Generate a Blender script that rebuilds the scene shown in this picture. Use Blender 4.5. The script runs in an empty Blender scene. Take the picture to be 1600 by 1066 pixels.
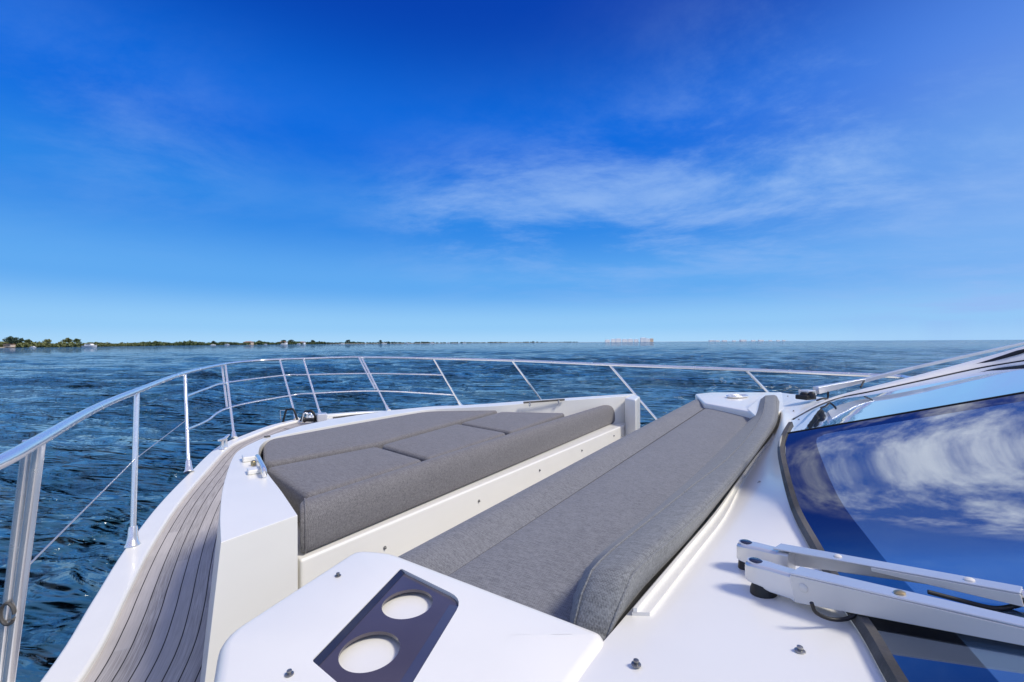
import bpy, bmesh, math, random
import numpy as np
from mathutils import Vector, Matrix
random.seed(7); np.random.seed(7)
C = bpy.context.scene
COL = C.collection
R_ = math.radians

# ------------------------------------------------------------------ camera
CAMZ = 2.9; FPX = 680.0; ROLL = R_(0.315); PITCH = R_(0.19)
cf = Vector((0, math.cos(PITCH), math.sin(PITCH)))
cr = Vector((math.cos(ROLL), 0, -math.sin(ROLL)))
cu = cr.cross(cf).normalized(); cr = cf.cross(cu).normalized()
cam_d = bpy.data.cameras.new('camera'); cam = bpy.data.objects.new('camera', cam_d); COL.objects.link(cam)
cam.matrix_world = Matrix(((cr.x, cu.x, -cf.x, 0), (cr.y, cu.y, -cf.y, 0), (cr.z, cu.z, -cf.z, CAMZ), (0, 0, 0, 1)))
cam_d.sensor_width = 36; cam_d.lens = 36 * FPX / 1600; cam_d.clip_start = .05; cam_d.clip_end = 60000
C.camera = cam

# ------------------------------------------------------------------ light
SUN_AZ = R_(114); SUN_EL = R_(50)      # azimuth clockwise from +Y
C.view_settings.view_transform = 'Standard'; C.view_settings.look = 'None'
C.view_settings.exposure = 0.40; C.view_settings.gamma = 1
sd = bpy.data.lights.new('sun', 'SUN'); sd.energy = 2.4; sd.angle = R_(12); sd.color = (1, .935, .82)
so = bpy.data.objects.new('sun', sd); COL.objects.link(so)
sdir = Vector((math.sin(SUN_AZ) * math.cos(SUN_EL), math.cos(SUN_AZ) * math.cos(SUN_EL), math.sin(SUN_EL)))
so.rotation_euler = sdir.to_track_quat('Z', 'Y').to_euler()

W = bpy.data.worlds.new('World'); C.world = W; W.use_nodes = True
nt = W.node_tree; nt.nodes.clear()
class NB:
    def __init__(s, nt): s.nt = nt
    def n(s, t, **k):
        o = s.nt.nodes.new(t)
        for a, v in k.items():
            if a == 'ins':
                for i, val in v.items():
                    if isinstance(val, bpy.types.NodeSocket): s.nt.links.new(val, o.inputs[i])
                    else: o.inputs[i].default_value = val
            else: setattr(o, a, v)
        return o
    def m(s, op, a, b=0.0, c=None, clamp=False):
        d = {0: a, 1: b}
        if c is not None: d[2] = c
        return s.n('ShaderNodeMath', operation=op, use_clamp=clamp, ins=d).outputs[0]
    def mr(s, v, a, b, c=0.0, d=1.0, smooth=True):
        return s.n('ShaderNodeMapRange', interpolation_type='SMOOTHSTEP' if smooth else 'LINEAR', ins={0: v, 1: a, 2: b, 3: c, 4: d}).outputs[0]
    def mix(s, f, a, b, bt='MIX'):
        o = s.nt.nodes.new('ShaderNodeMix'); o.data_type = 'RGBA'; o.blend_type = bt
        for i, v in ((0, f), (6, a), (7, b)):
            if isinstance(v, bpy.types.NodeSocket): s.nt.links.new(v, o.inputs[i])
            else: o.inputs[i].default_value = v if i == 0 else (*v, 1)
        return o.outputs[2]
    def noise(s, vec, scale, detail=4, rough=.5, dist=0.0):
        o = s.n('ShaderNodeTexNoise', ins={'Scale': scale, 'Detail': detail, 'Roughness': rough, 'Distortion': dist})
        if vec is not None: s.nt.links.new(vec, o.inputs['Vector'])
        return o.outputs['Fac']
    def mapping(s, vec, loc=(0, 0, 0), rot=(0, 0, 0), sc=(1, 1, 1)):
        return s.n('ShaderNodeMapping', ins={0: vec, 1: loc, 2: rot, 3: sc}).outputs[0]
w = NB(nt)
sky = w.n('ShaderNodeTexSky', sky_type='NISHITA', sun_disc=False, sun_elevation=SUN_EL, sun_rotation=SUN_AZ,
          air_density=1.0, dust_density=0.25, ozone_density=3.0, altitude=0)
tc = w.n('ShaderNodeTexCoord')
sep = w.n('ShaderNodeSeparateXYZ', ins={0: tc.outputs['Generated']})
dx, dy, dz = sep.outputs
grad = w.n('ShaderNodeValToRGB', ins={0: w.m('MULTIPLY', w.m('MAXIMUM', dz, 0.0), 1.6)})
cr_ = grad.color_ramp; cr_.interpolation = 'EASE'
SKYC = [(0.0, (.38, .65, .93)), (.06, (.28, .575, .91)), (.20, (.11, .385, .85)), (.42, (.025, .235, .77)), (.66, (.001, .140, .71)), (1.0, (.0002, .050, .42))]
cr_.elements[0].position = 0; cr_.elements[1].position = 1
for i in range(4): cr_.elements.new(.1 + i * .1)
for e_, (p_, c_) in zip(cr_.elements, SKYC): e_.position = p_; e_.color = (*c_, 1)
g10 = w.mix(1.0, grad.outputs[0], (7.84, 7.84, 7.84), 'MULTIPLY')
hs = w.n('ShaderNodeHueSaturation', ins={'Hue': 0.5, 'Saturation': 1.0, 'Value': 1.0, 'Color': w.mix(.98, sky.outputs[0], g10)})
az = w.m('ARCTAN2', dx, dy)                      # 0 ahead, + to the right
el = w.m('ARCSINE', dz)
elc = w.m('MAXIMUM', dz, 0.03)
# flat cloud-layer coordinates (direction hits a plane overhead)
pl = w.n('ShaderNodeCombineXYZ', ins={0: w.m('DIVIDE', dx, w.m('ADD', elc, .12)), 1: w.m('DIVIDE', dy, w.m('ADD', elc, .12)), 2: 0.0}).outputs[0]
n1 = w.noise(w.mapping(pl, (3.1, 1.2, 0), (0, 0, R_(35)), (.5, .8, 1)), 1.1, 7, .55, .35)
n2 = w.noise(w.mapping(pl, (9.1, 4.2, 0), (0, 0, R_(-20)), (.8, .35, 1)), .8, 3, .5, .2)
wisp = w.m('MULTIPLY', w.mr(n1, .46, .80), w.mr(n2, .40, .62))
# wisps sit mid-height right of centre, fainter elsewhere
def blob(a0, e0, sa, se):
    u = w.m('DIVIDE', w.m('SUBTRACT', az, a0), sa); v = w.m('DIVIDE', w.m('SUBTRACT', el, e0), se)
    return w.m('EXPONENT', w.m('MULTIPLY', w.m('ADD', w.m('MULTIPLY', u, u), w.m('MULTIPLY', v, v)), -1.0))
b1 = blob(R_(20), R_(16), R_(24), R_(9)); b2 = blob(R_(-2), R_(17), R_(13), R_(6)); b3 = blob(R_(36), R_(24), R_(18), R_(14)); b5 = blob(R_(48), R_(3.5), R_(9), R_(3)); b4 = blob(R_(-42), R_(20), R_(12), R_(8))
soft = w.noise(w.mapping(pl, (1.7, 5.2, 0), (0, 0, R_(50)), (.75, 1.0, 1)), 1.15, 8, .66, .25)
softm = w.mr(soft, .38, .72)
veil = w.m('MULTIPLY', softm, w.m('MINIMUM', w.m('ADD', w.m('ADD', w.m('MULTIPLY', b1, .75), w.m('MULTIPLY', b2, .85)), w.m('ADD', w.m('ADD', w.m('MULTIPLY', b3, .42), w.m('MULTIPLY', b5, .6)), w.m('MULTIPLY', b4, .3))), .8))
wispm = w.m('ADD', w.m('ADD', w.m('MULTIPLY', wisp, .05), w.m('MULTIPLY', blob(R_(54), R_(14), R_(20), R_(17)), .5)), veil, clamp=True)
c1 = w.mix(wispm, hs.outputs[0], (2.3, 3.8, 6.8))
# heaped clouds, above and to the right of the photographed part
nc = w.noise(w.mapping(pl, (5.3, 2.9, 0), (0, 0, 0), (1, 1.25, 1)), 5.0, 10, .68, .15)
hi = w.mr(w.m('DIVIDE', dy, w.m('MAXIMUM', dz, .02)), 1.26, 1.12)
side = w.m('MULTIPLY', w.mr(az, R_(52), R_(66)), w.mr(el, R_(3), R_(12)))
back = w.mr(w.m('ABSOLUTE', az), R_(75), R_(95))
reg = w.m('MAXIMUM', hi, w.m('MAXIMUM', side, back))
cum = w.m('MULTIPLY', w.m('MULTIPLY', w.mr(nc, .40, .70), .82), reg)
shade = w.mr(w.noise(pl, 3.3, 4, .5), .35, .7)
cc = w.mix(shade, (7.8, 7.9, 8.0), (12.6, 12.2, 11.5))
c2 = w.mix(cum, c1, cc)
bg = w.n('ShaderNodeBackground', ins={'Color': c2, 'Strength': 0.10})
w.n('ShaderNodeOutputWorld', ins={0: bg.outputs[0]})

# ------------------------------------------------------------------ helpers
def ray(x, y): return cf + cr * ((x - 800) / FPX) + cu * ((533 - y) / FPX)
O = Vector((0, 0, CAMZ))
def Q(x, y, h):            # point seen at (x, y) that lies h below the eye
    r = ray(x, y); return O + r * (-h / r.z)
def D(x, y, d):            # point seen at (x, y), d metres ahead
    r = ray(x, y); return O + r * (d / r.y)
AFT = Vector((.845, -.534, 0)); ACR = Vector((.534, .845, 0))
REF = Vector((1.09, 1.78, 0)); MREF = Vector((1.27, 2.02, 0))
def glass_h(p): return .44 - .31 * (p - REF).dot(AFT)
CROWN = .19
def crown(p):
    v = 1 + (p - MREF).dot(ACR) / 1.7
    v = (v - .16) / .84
    if v <= 0 or v >= 1: return 0.0
    if v > .65: return CROWN * (1 - ((v - .65) / .35) ** 2)
    t = v / .65; return CROWN * (.9 * t * t * (3 - 2 * t) + .1 * (1 - (1 - t) ** 2))
def G(x, y, droop=None):    # point seen at (x, y) on the crowned surface of the windscreen
    r = ray(x, y)
    if droop is None:
        t = .1
        while t < 6:
            p = O + r * t
            if p.z <= CAMZ - glass_h(p) + crown(p): break
            t += .004
        lo, hi_ = t - .004, t
        for _ in range(20):
            mid = (lo + hi_) / 2; p = O + r * mid
            if p.z <= CAMZ - glass_h(p) + crown(p): hi_ = mid
            else: lo = mid
        return O + r * hi_
    # -t*r.z = h(t)
    a = -.31 * r.dot(AFT) + droop * r.dot(ACR)
    c = .44 + .31 * REF.dot(AFT) - droop * MREF.dot(ACR)
    t = c / (-r.z - a); return O + r * t

class MB:
    def __init__(s): s.v = []; s.f = []; s.uv = {}
    def add(s, vs, fs):
        o = len(s.v); s.v += [tuple(v) for v in vs]; s.f += [tuple(i + o for i in f) for f in fs]
    def box(s, c, sx, sy, sz, rot=0.0):
        c = Vector(c); cs, sn = math.cos(rot), math.sin(rot); vs = []
        for z in (-sz / 2, sz / 2):
            for (a, b) in ((-1, -1), (1, -1), (1, 1), (-1, 1)):
                x, y = a * sx / 2, b * sy / 2
                vs.append(c + Vector((x * cs - y * sn, x * sn + y * cs, z)))
        s.add(vs, [(3, 2, 1, 0), (4, 5, 6, 7), (0, 1, 5, 4), (1, 2, 6, 5), (2, 3, 7, 6), (3, 0, 4, 7)])
    def bar(s, p0, p1, w0, h0, w1=None, h1=None, up=Vector((0, 0, 1))):
        p0 = Vector(p0); p1 = Vector(p1); w1 = w0 if w1 is None else w1; h1 = h0 if h1 is None else h1
        d = (p1 - p0).normalized(); sd_ = d.cross(up).normalized(); u = sd_.cross(d).normalized(); vs = []
        for p, w_, h_ in ((p0, w0, h0), (p1, w1, h1)):
            for a, b in ((-1, -1), (1, -1), (1, 1), (-1, 1)): vs.append(p + sd_ * (a * w_ / 2) + u * (b * h_ / 2))
        s.add(vs, [(3, 2, 1, 0), (4, 5, 6, 7), (0, 1, 5, 4), (1, 2, 6, 5), (2, 3, 7, 6), (3, 0, 4, 7)])
    def tube(s, pts, r, seg=12, caps=True):
        pts = [Vector(p) for p in pts]; n = len(pts)
        rs = r if isinstance(r, (list, tuple)) else [r] * n
        t0 = (pts[1] - pts[0]).normalized(); nrm = t0.orthogonal().normalized(); vs = []
        for i, p in enumerate(pts):
            t = (pts[min(i + 1, n - 1)] - pts[max(i - 1, 0)]).normalized()
            nrm = (nrm - t * nrm.dot(t)).normalized(); bn = t.cross(nrm)
            for k in range(seg):
                a = 2 * math.pi * k / seg; vs.append(p + (nrm * math.cos(a) + bn * math.sin(a)) * rs[i])
        fs = []
        for i in range(n - 1):
            for k in range(seg):
                k2 = (k + 1) % seg; fs.append((i * seg + k, i * seg + k2, (i + 1) * seg + k2, (i + 1) * seg + k))
        if caps: fs.append(tuple(reversed(range(seg)))); fs.append(tuple((n - 1) * seg + k for k in range(seg)))
        s.add(vs, fs)
    def rings(s, rings, cap0=False, cap1=False, closed=True):
        m = len(rings[0]); vs = [v for r in rings for v in r]; fs = []
        for i in range(len(rings) - 1):
            for k in range(m if closed else m - 1):
                k2 = (k + 1) % m; fs.append((i * m + k, i * m + k2, (i + 1) * m + k2, (i + 1) * m + k))
        if cap0: fs.append(tuple(reversed(range(m))))
        if cap1: fs.append(tuple((len(rings) - 1) * m + k for k in range(m)))
        s.add(vs, fs)
    def lathe(s, c, prof, seg=24, axis=Vector((0, 0, 1))):
        c = Vector(c); axis = axis.normalized(); e1 = axis.orthogonal().normalized(); e2 = axis.cross(e1); rs = []
        for r, z in prof: rs.append([c + axis * z + (e1 * math.cos(2 * math.pi * k / seg) + e2 * math.sin(2 * math.pi * k / seg)) * r for k in range(seg)])
        s.rings(rs, True, True)
    def prism(s, top, depth=None, bottom=None):
        top = [Vector(p) for p in top]
        bot = [Vector(p) for p in bottom] if bottom else [p - Vector((0, 0, depth)) for p in top]
        n = len(top); s.add(top + bot, [tuple(range(n)), tuple(reversed(range(n, 2 * n)))] + [(i, i + n, (i + 1) % n + n, (i + 1) % n) for i in range(n)])
    def build(s, name, mat, parent=None, smooth=True, bevel=0.0, seg=3, uv=None, recalc=True, angle=35):
        me = bpy.data.meshes.new(name); me.from_pydata(s.v, [], s.f)
        if recalc:
            bm = bmesh.new(); bm.from_mesh(me); bmesh.ops.recalc_face_normals(bm, faces=bm.faces); bm.to_mesh(me); bm.free()
        me.polygons.foreach_set('use_smooth', [smooth] * len(me.polygons))
        if uv:
            l = me.uv_layers.new(name='UVMap')
            for lp in me.loops: l.data[lp.index].uv = uv[lp.vertex_index]
        me.materials.append(mat); o = bpy.data.objects.new(name, me); COL.objects.link(o); o.parent = parent
        if bevel:
            b = o.modifiers.new('b', 'BEVEL'); b.width = bevel; b.segments = seg; b.limit_method = 'ANGLE'; b.angle_limit = R_(angle); b.harden_normals = True
        elif smooth: 
            try: me.set_sharp_from_angle(angle=R_(50))
            except Exception: pass
        return o
def crom(pts, n):
    P = [Vector(p) for p in pts]; P = [P[0] * 2 - P[1]] + P + [P[-1] * 2 - P[-2]]; out = []
    for i in range(1, len(P) - 2):
        for k in range(n):
            t = k / n; a, b, c, d = P[i - 1], P[i], P[i + 1], P[i + 2]
            out.append(.5 * ((2 * b) + (c - a) * t + (2 * a - 5 * b + 4 * c - d) * t * t + (3 * b - a - 3 * c + d) * t ** 3))
    out.append(P[-2]); return out
def tag(o, label=None, cat=None, group=None, kind=None):
    if label: o['label'] = label
    if cat: o['category'] = cat
    if group: o['group'] = group
    if kind: o['kind'] = kind
    return o
def empty(name, loc=(0, 0, 0), parent=None):
    o = bpy.data.objects.new(name, None); o.empty_display_size = .1; COL.objects.link(o)
    o.location = loc; o.parent = parent; return o

# ------------------------------------------------------------------ materials
def mat(name):
    m = bpy.data.materials.new(name); m.use_nodes = True; b = NB(m.node_tree)
    p = m.node_tree.nodes['Principled BSDF']; return m, b, p
def simple(name, col, rough=.4, metal=0.0, coat=0.0, bump=0.0, bscale=60, var=.06, spec=.5):
    m, b, p = mat(name); tcn = b.n('ShaderNodeTexCoord').outputs['Object']
    n = b.noise(tcn, 7.0, 5); c = b.mix(b.mr(n, .3, .7), tuple(x * (1 - var) for x in col), tuple(min(1, x * (1 + var)) for x in col))
    b.nt.links.new(c, p.inputs['Base Color']); p.inputs['Metallic'].default_value = metal
    if 'white' in name or 'paint' in name: p.inputs['Roughness'].default_value = rough
    else: b.nt.links.new(b.mr(b.noise(tcn, 23.0, 4), .3, .7, rough * .8, rough * 1.25), p.inputs['Roughness'])
    p.inputs['Coat Weight'].default_value = coat; p.inputs['Specular IOR Level'].default_value = spec
    if bump:
        bp = b.n('ShaderNodeBump', ins={'Strength': bump, 'Distance': .002, 'Height': b.noise(tcn, bscale, 3)})
        b.nt.links.new(bp.outputs[0], p.inputs['Normal'])
    return m
M_white = simple('white_gelcoat', (.84, .825, .765), .28, var=.012, coat=.2)
M_dull = simple('white_moulding', (.82, .81, .76), .42, var=.02)
M_steel = simple('polished_steel', (.88, .88, .87), .22, .78, var=.03)
M_alu = simple('painted_aluminium', (.70, .71, .73), .27, .55, var=.03, bump=.02)
M_cream = simple('cream_paint', (.76, .73, .67), .4, .05, var=.03, bump=.02)
M_black = simple('black_rubber', (.012, .012, .014), .45, var=.2)
M_gask = simple('weathered_gasket', (.085, .08, .072), .6, var=.5, bump=.4, bscale=200)
M_navy = simple('smoked_acrylic', (.085, .072, .085), .16, .1, coat=.6, var=.12)
M_navy_d = simple('navy_lining', (.012, .018, .045), .2, coat=.4)
M_rust = simple('brassy_bolt', (.55, .42, .22), .35, .9, var=.2)
M_stitch = simple('pale_thread', (.62, .63, .65), .8)
M_wire = simple('steel_wire', (.6, .6, .6), .35, .7)
M_seam = simple('dark_seam', (.05, .05, .055), .9)
M_stud = simple('aged_steel', (.30, .30, .29), .3, .9, var=.3)
M_hullw = simple('hull_paint', (.78, .79, .8), .2, coat=.5)

def fabric(name, c0, c1, slub=1.0):
    m, b, p = mat(name); tcn = b.n('ShaderNodeTexCoord').outputs['Object']
    mp = b.mapping(tcn, rot=(0, 0, -R_(57.7)), sc=(1, 1, 1))
    a1 = b.noise(b.mapping(mp, sc=(560, 95, 300)), 1.0, 2, .6)
    a2 = b.noise(b.mapping(mp, sc=(95, 520, 300)), 1.0, 2, .6)
    a3 = b.noise(mp, 6.0, 5, .6); a4 = b.noise(b.mapping(mp, sc=(300, 30, 120)), 1.0, 3, .6)
    f = b.m('ADD', b.m('MULTIPLY', a1, .45), b.m('ADD', b.m('MULTIPLY', a2, .3), b.m('MULTIPLY', a4, .35 * slub)))
    sp_ = b.n('ShaderNodeSeparateXYZ', ins={0: mp})
    wv = b.m('MULTIPLY', b.m('SINE', b.m('MULTIPLY', sp_.outputs[0], 1250.0)), b.m('SINE', b.m('MULTIPLY', sp_.outputs[1], 1250.0)))
    f = b.m('ADD', f, b.m('MULTIPLY', wv, .07))
    c = b.mix(b.mr(f, .42, .68, smooth=False), c0, c1)
    c = b.mix(b.mr(a3, .35, .7, 0, .06), c, tuple(x * 1.35 for x in c1))
    b.nt.links.new(c, p.inputs['Base Color']); p.inputs['Roughness'].default_value = .92; p.inputs['Specular IOR Level'].default_value = .2
    p.inputs['Sheen Weight'].default_value = .15
    bp = b.n('ShaderNodeBump', ins={'Strength': .7, 'Distance': .0015, 'Height': f})
    bp2 = b.n('ShaderNodeBump', ins={'Strength': .22, 'Distance': .012, 'Height': b.noise(mp, 5.0, 3), 'Normal': bp.outputs[0]})
    b.nt.links.new(bp2.outputs[0], p.inputs['Normal']); return m
M_fab = fabric('grey_sunpad_fabric', (.11, .105, .108), (.235, .228, .23))
M_fab2 = fabric('blue_grey_sofa_fabric', (.10, .102, .110), (.24, .243, .252), 1.2)
M_fab3 = fabric('heather_backrest_fabric', (.11, .115, .12), (.25, .26, .265), 1.1)

def teak():
    m, b, p = mat('weathered_teak'); uv = b.n('ShaderNodeUVMap').outputs[0]     # u along (m), v across (m)
    s = b.n('ShaderNodeSeparateXYZ', ins={0: uv}); u, v = s.outputs[0], s.outputs[1]
    row = b.m('DIVIDE', v, .047); fr = b.m('FRACT', row); idx = b.m('FLOOR', row)
    edge = b.m('MINIMUM', fr, b.m('SUBTRACT', 1.0, fr)); caulk = b.mr(edge, .022, .05, 1, 0)
    r1 = b.n('ShaderNodeTexWhiteNoise', noise_dimensions='1D', ins={'W': idx}).outputs[0]
    uu = b.m('ADD', b.m('DIVIDE', u, 1.05), b.m('MULTIPLY', r1, 3.7)); fu = b.m('FRACT', uu); iu = b.m('FLOOR', uu)
    joint = b.m('MULTIPLY', b.mr(b.m('MINIMUM', fu, b.m('SUBTRACT', 1.0, fu)), .0015, .004, 1, 0), b.mr(caulk, 0, 1, 1, 0))
    pid = b.n('ShaderNodeTexWhiteNoise', noise_dimensions='2D', ins={0: b.n('ShaderNodeCombineXYZ', ins={0: iu, 1: idx, 2: 0.0}).outputs[0]}).outputs[0]
    g = b.noise(b.mapping(uv, sc=(7, 260, 1)), 1.0, 5, .65); g2 = b.noise(b.mapping(uv, sc=(3, 9, 1)), 1.0, 4, .6)
    c = b.mix(b.mr(g, .3, .72), (.25, .228, .212), (.55, .52, .495))
    c = b.mix(b.mr(pid, 0, 1, 0, .75), c, (.56, .52, .485)); c = b.mix(b.mr(g2, .35, .7, 0, .45), c, (.36, .335, .315))
    c = b.mix(caulk, c, (.022, .02, .02)); c = b.mix(b.m('MULTIPLY', joint, .6), c, (.40, .39, .38))
    b.nt.links.new(c, p.inputs['Base Color']); p.inputs['Roughness'].default_value = .8; p.inputs['Specular IOR Level'].default_value = .25
    hh = b.m('SUBTRACT', b.m('MULTIPLY', g, .35), caulk)
    bp = b.n('ShaderNodeBump', ins={'Strength': .6, 'Distance': .002, 'Height': hh}); b.nt.links.new(bp.outputs[0], p.inputs['Normal']); return m
M_teak = teak()

def glass_mat(name, frit):
    m, b, p = mat(name); uv = b.n('ShaderNodeUVMap').outputs[0]
    s = b.n('ShaderNodeSeparateXYZ', ins={0: uv}); f = b.mr(s.outputs[0], .985, 1.0)
    c = b.mix(f, (.004, .005, .008), frit); b.nt.links.new(c, p.inputs['Base Color'])
    p.inputs['Roughness'].default_value = .02; p.inputs['IOR'].default_value = 1.5
    g = b.n('ShaderNodeBsdfGlossy', ins={'Color': (.80, .88, 1.0, 1), 'Roughness': .015})
    lw = b.n('ShaderNodeLayerWeight', ins={'Blend': .35})
    fac = b.m('ADD', .10, b.m('MULTIPLY', lw.outputs['Facing'], .85), clamp=True)
    fac = b.m('MULTIPLY', fac, b.mr(f, 0, 1, .58, .92))
    mx = b.n('ShaderNodeMixShader', ins={0: fac, 1: p.outputs[0], 2: g.outputs[0]})
    tcn = b.n('ShaderNodeTexCoord').outputs['Object']
    bp = b.n('ShaderNodeBump', ins={'Strength': .06, 'Distance': .02, 'Height': b.noise(tcn, 1.6, 2)})
    b.nt.links.new(bp.outputs[0], g.inputs['Normal'])
    b.nt.links.new(mx.outputs[0], b.nt.nodes['Material Output'].inputs[0]); return m
M_glass = glass_mat('tinted_windscreen_glass', (.07, .13, .19))
M_glass2 = glass_mat('side_windscreen_glass', (.10, .16, .22))

def water_mat():
    m, b, p = mat('sea_water'); g = b.n('ShaderNodeNewGeometry').outputs['Position']
    big = b.noise(b.mapping(g, sc=(.02, .05, 1)), 1.0, 4, .6)
    c = b.mix(b.mr(big, .35, .7), (.022, .090, .165), (.040, .130, .220))
    b.nt.links.new(c, p.inputs['Base Color']); p.inputs['IOR'].default_value = 1.34
    p.inputs['Roughness'].default_value = .04; p.inputs['Specular IOR Level'].default_value = .7
    mp = b.mapping(g, rot=(0, 0, R_(12)), sc=(1, 1, 1))
    f1 = b.noise(b.mapping(mp, sc=(2.5, 9, 1)), 1.0, 3, .5, .4)
    f2 = b.noise(b.mapping(mp, sc=(.5, 1.9, 1)), 1.0, 4, .55, .3)
    f3 = b.noise(b.mapping(mp, sc=(.10, .38, 1)), 1.0, 5, .6, .3)
    b1 = b.n('ShaderNodeBump', ins={'Strength': 1.0, 'Distance': .035, 'Height': f1})
    b2 = b.n('ShaderNodeBump', ins={'Strength': 1.0, 'Distance': .34, 'Height': f2, 'Normal': b1.outputs[0]})
    b3 = b.n('ShaderNodeBump', ins={'Strength': 1.0, 'Distance': 4.0, 'Height': f3, 'Normal': b2.outputs[0]})
    f4 = b.noise(b.mapping(mp, sc=(.022, .085, 1)), 1.0, 5, .62, .4)
    b3 = b.n('ShaderNodeBump', ins={'Strength': 1.0, 'Distance': 6.0, 'Height': f4, 'Normal': b3.outputs[0]})
    b.nt.links.new(b3.outputs[0], p.inputs['Normal']); return m
M_water = water_mat()

# ------------------------------------------------------------------ water
def make_water():
    angs = np.concatenate([np.linspace(-64, 64, 760), np.linspace(68, 292, 90)]); angs = np.radians(angs)
    rr = np.exp(np.linspace(math.log(1.5), math.log(30000), 900))
    A, Rr = np.meshgrid(angs, rr); X = Rr * np.sin(A); Y = Rr * np.cos(A); Z = np.zeros_like(X)
    DX = np.zeros_like(X); DY = np.zeros_like(X)
    dr = rr[1] / rr[0] - 1; cell = Rr * dr
    rng = np.random.RandomState(11)
    for i in range(90):
        lam = math.exp(rng.uniform(math.log(.28), math.log(9.0)))
        th = R_(258) + rng.normal(0, .45)
        k = 2 * math.pi / lam; amp = .0088 * lam ** .92
        ph = rng.uniform(0, 6.28); kx, ky = math.cos(th) * k, math.sin(th) * k
        fade = np.clip((lam / cell - 2.2) / 3.0, 0, 1); a = amp * fade
        arg = kx * X + ky * Y + ph
        Z += a * np.cos(arg); DX -= a * .9 * (kx / k) * np.sin(arg) * -1; DY -= a * .9 * (ky / k) * np.sin(arg) * -1
    # groups of higher waves
    grp = .75 + .35 * np.sin(X * .21 + 1.3) * np.sin(Y * .17 + .4) + .2 * np.sin(X * .05 - Y * .08)
    Z *= grp; V = np.stack([X - DX * grp, Y - DY * grp, Z], -1).reshape(-1, 3)
    n, m = len(rr), len(angs)
    idx = np.arange(n * m).reshape(n, m); a = idx[:-1]; b_ = idx[1:]
    F = np.stack([a, np.roll(a, -1, 1), np.roll(b_, -1, 1), b_], -1).reshape(-1, 4)
    me = bpy.data.meshes.new('water'); me.vertices.add(len(V)); me.vertices.foreach_set('co', V.ravel())
    me.loops.add(F.size); me.loops.foreach_set('vertex_index', F.ravel())
    me.polygons.add(len(F)); me.polygons.foreach_set('loop_start', np.arange(0, F.size, 4)); me.polygons.foreach_set('loop_total', np.full(len(F), 4))
    me.polygons.foreach_set('use_smooth', np.ones(len(F), bool)); me.update(); me.validate()
    me.materials.append(M_water); o = bpy.data.objects.new('water', me); COL.objects.link(o); tag(o, kind='structure')
    # flip if facing down
    if me.polygons[5000].normal.z < 0: me.flip_normals()
make_water()

# ------------------------------------------------------------------ yacht
yacht = empty('yacht', (2.0, .8, 0)); YL = Vector((2.0, .8, 0))
tag(yacht, 'white motor yacht foredeck with steel bow rail, teak side deck and dark windscreen', 'yacht')
def yp(o, parent=None):      # keep world coordinates under the yacht empty
    o.parent = parent or yacht
    if parent is None: o.matrix_parent_inverse = Matrix.Translation(-YL)
    return o
UP = Vector((0, 0, 1))
def up(p, dz): return Vector((p.x, p.y, p.z + dz))
def atz(p, h): return Vector((p.x, p.y, CAMZ - h))

# gunwale lines (port: aft -> bow, starboard: bow -> aft)
outer_port = [Vector((5.2, -4.3, 1.86)), Vector((2.5, -2.65, 1.87)), Vector((.6, -1.3, 1.88)), Vector((-.55, -.2, 1.9)), Vector((-1.12, .62, 1.9))] + \
    [Q(59, 1066, 1.0), Q(143, 938, 1.0), Q(191, 862, 1.0), Q(244, 792, .99), Q(295, 739, .98), Q(341, 697, .965), Q(387, 677, .945), Q(417, 666, .93), Q(440, 660, .915), Q(474, 652, .89)]
bow = Q(492, 646, .88)
outer_star = [Q(512, 646.5, .88), Q(562, 643, .89), Q(610, 641, .91), Q(718, 634, .93), Vector((.55, 5.35, 1.96)), Vector((1.45, 4.75, 1.95)), Vector((2.35, 4.05, 1.93)), Vector((3.2, 3.3, 1.9)), Vector((4.5, 2.35, 1.88)), Vector((8.1, .05, 1.86))]
po = crom(outer_port, 6); st = crom(outer_star, 6)
def inset(line, d, side):
    out = []
    for i, p in enumerate(line):
        t = (line[min(i + 1, len(line) - 1)] - line[max(i - 1, 0)]); t.z = 0; t.normalize()
        n = Vector((t.y, -t.x, 0)) * side; out.append(p + n * d)
    return out
full = po + [bow] + st                         # one outline round the bow; inboard is to the right while walking forward
fin = inset(full, .108, 1)
mb = MB()                                      # gunwale cap
R0 = [up(p, -.06) for p in full]; R3 = [up(p, -.04) for p in fin]
mb.rings([R0, full, fin, R3], closed=False); g = yp(mb.build('gunwale', M_white, bevel=.012))
# hull sides
mb = MB(); rr = [[up(p, -.03) for p in inset(full, .004, 1)]]
for fz, ins in ((.25, .03), (.55, .18), (.8, .38), (1.08, .62)):
    rr.append([Vector((q.x, q.y, p.z * (1 - fz))) for p, q in zip(full, inset(full, ins, 1))])
mb.rings(rr, closed=False); tr = [r[0] for r in rr]; ts = [r[-1] for r in rr]; mb.rings([tr, ts], closed=False)
yp(mb.build('hull', M_hullw))
# deck sheet between port and starboard
N = 40
def resamp(l, n):
    L = [0]
    for a, b_ in zip(l, l[1:]): L.append(L[-1] + (b_ - a).length)
    out = []
    for i in range(n):
        s = L[-1] * i / (n - 1); j = 0
        while j < len(L) - 2 and L[j + 1] < s: j += 1
        f = (s - L[j]) / max(1e-6, L[j + 1] - L[j]); out.append(l[j].lerp(l[j + 1], min(1, max(0, f))))
    return out
pi_ = resamp(inset(po + [bow], .06, 1), N); si_ = resamp(list(reversed(inset([bow] + st, .06, 1))), N)
mb = MB(); mb.rings([[up(p, -.034) for p in pi_], [up(p, -.034) for p in si_]], closed=False); yp(mb.build('foredeck', M_dull))
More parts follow.
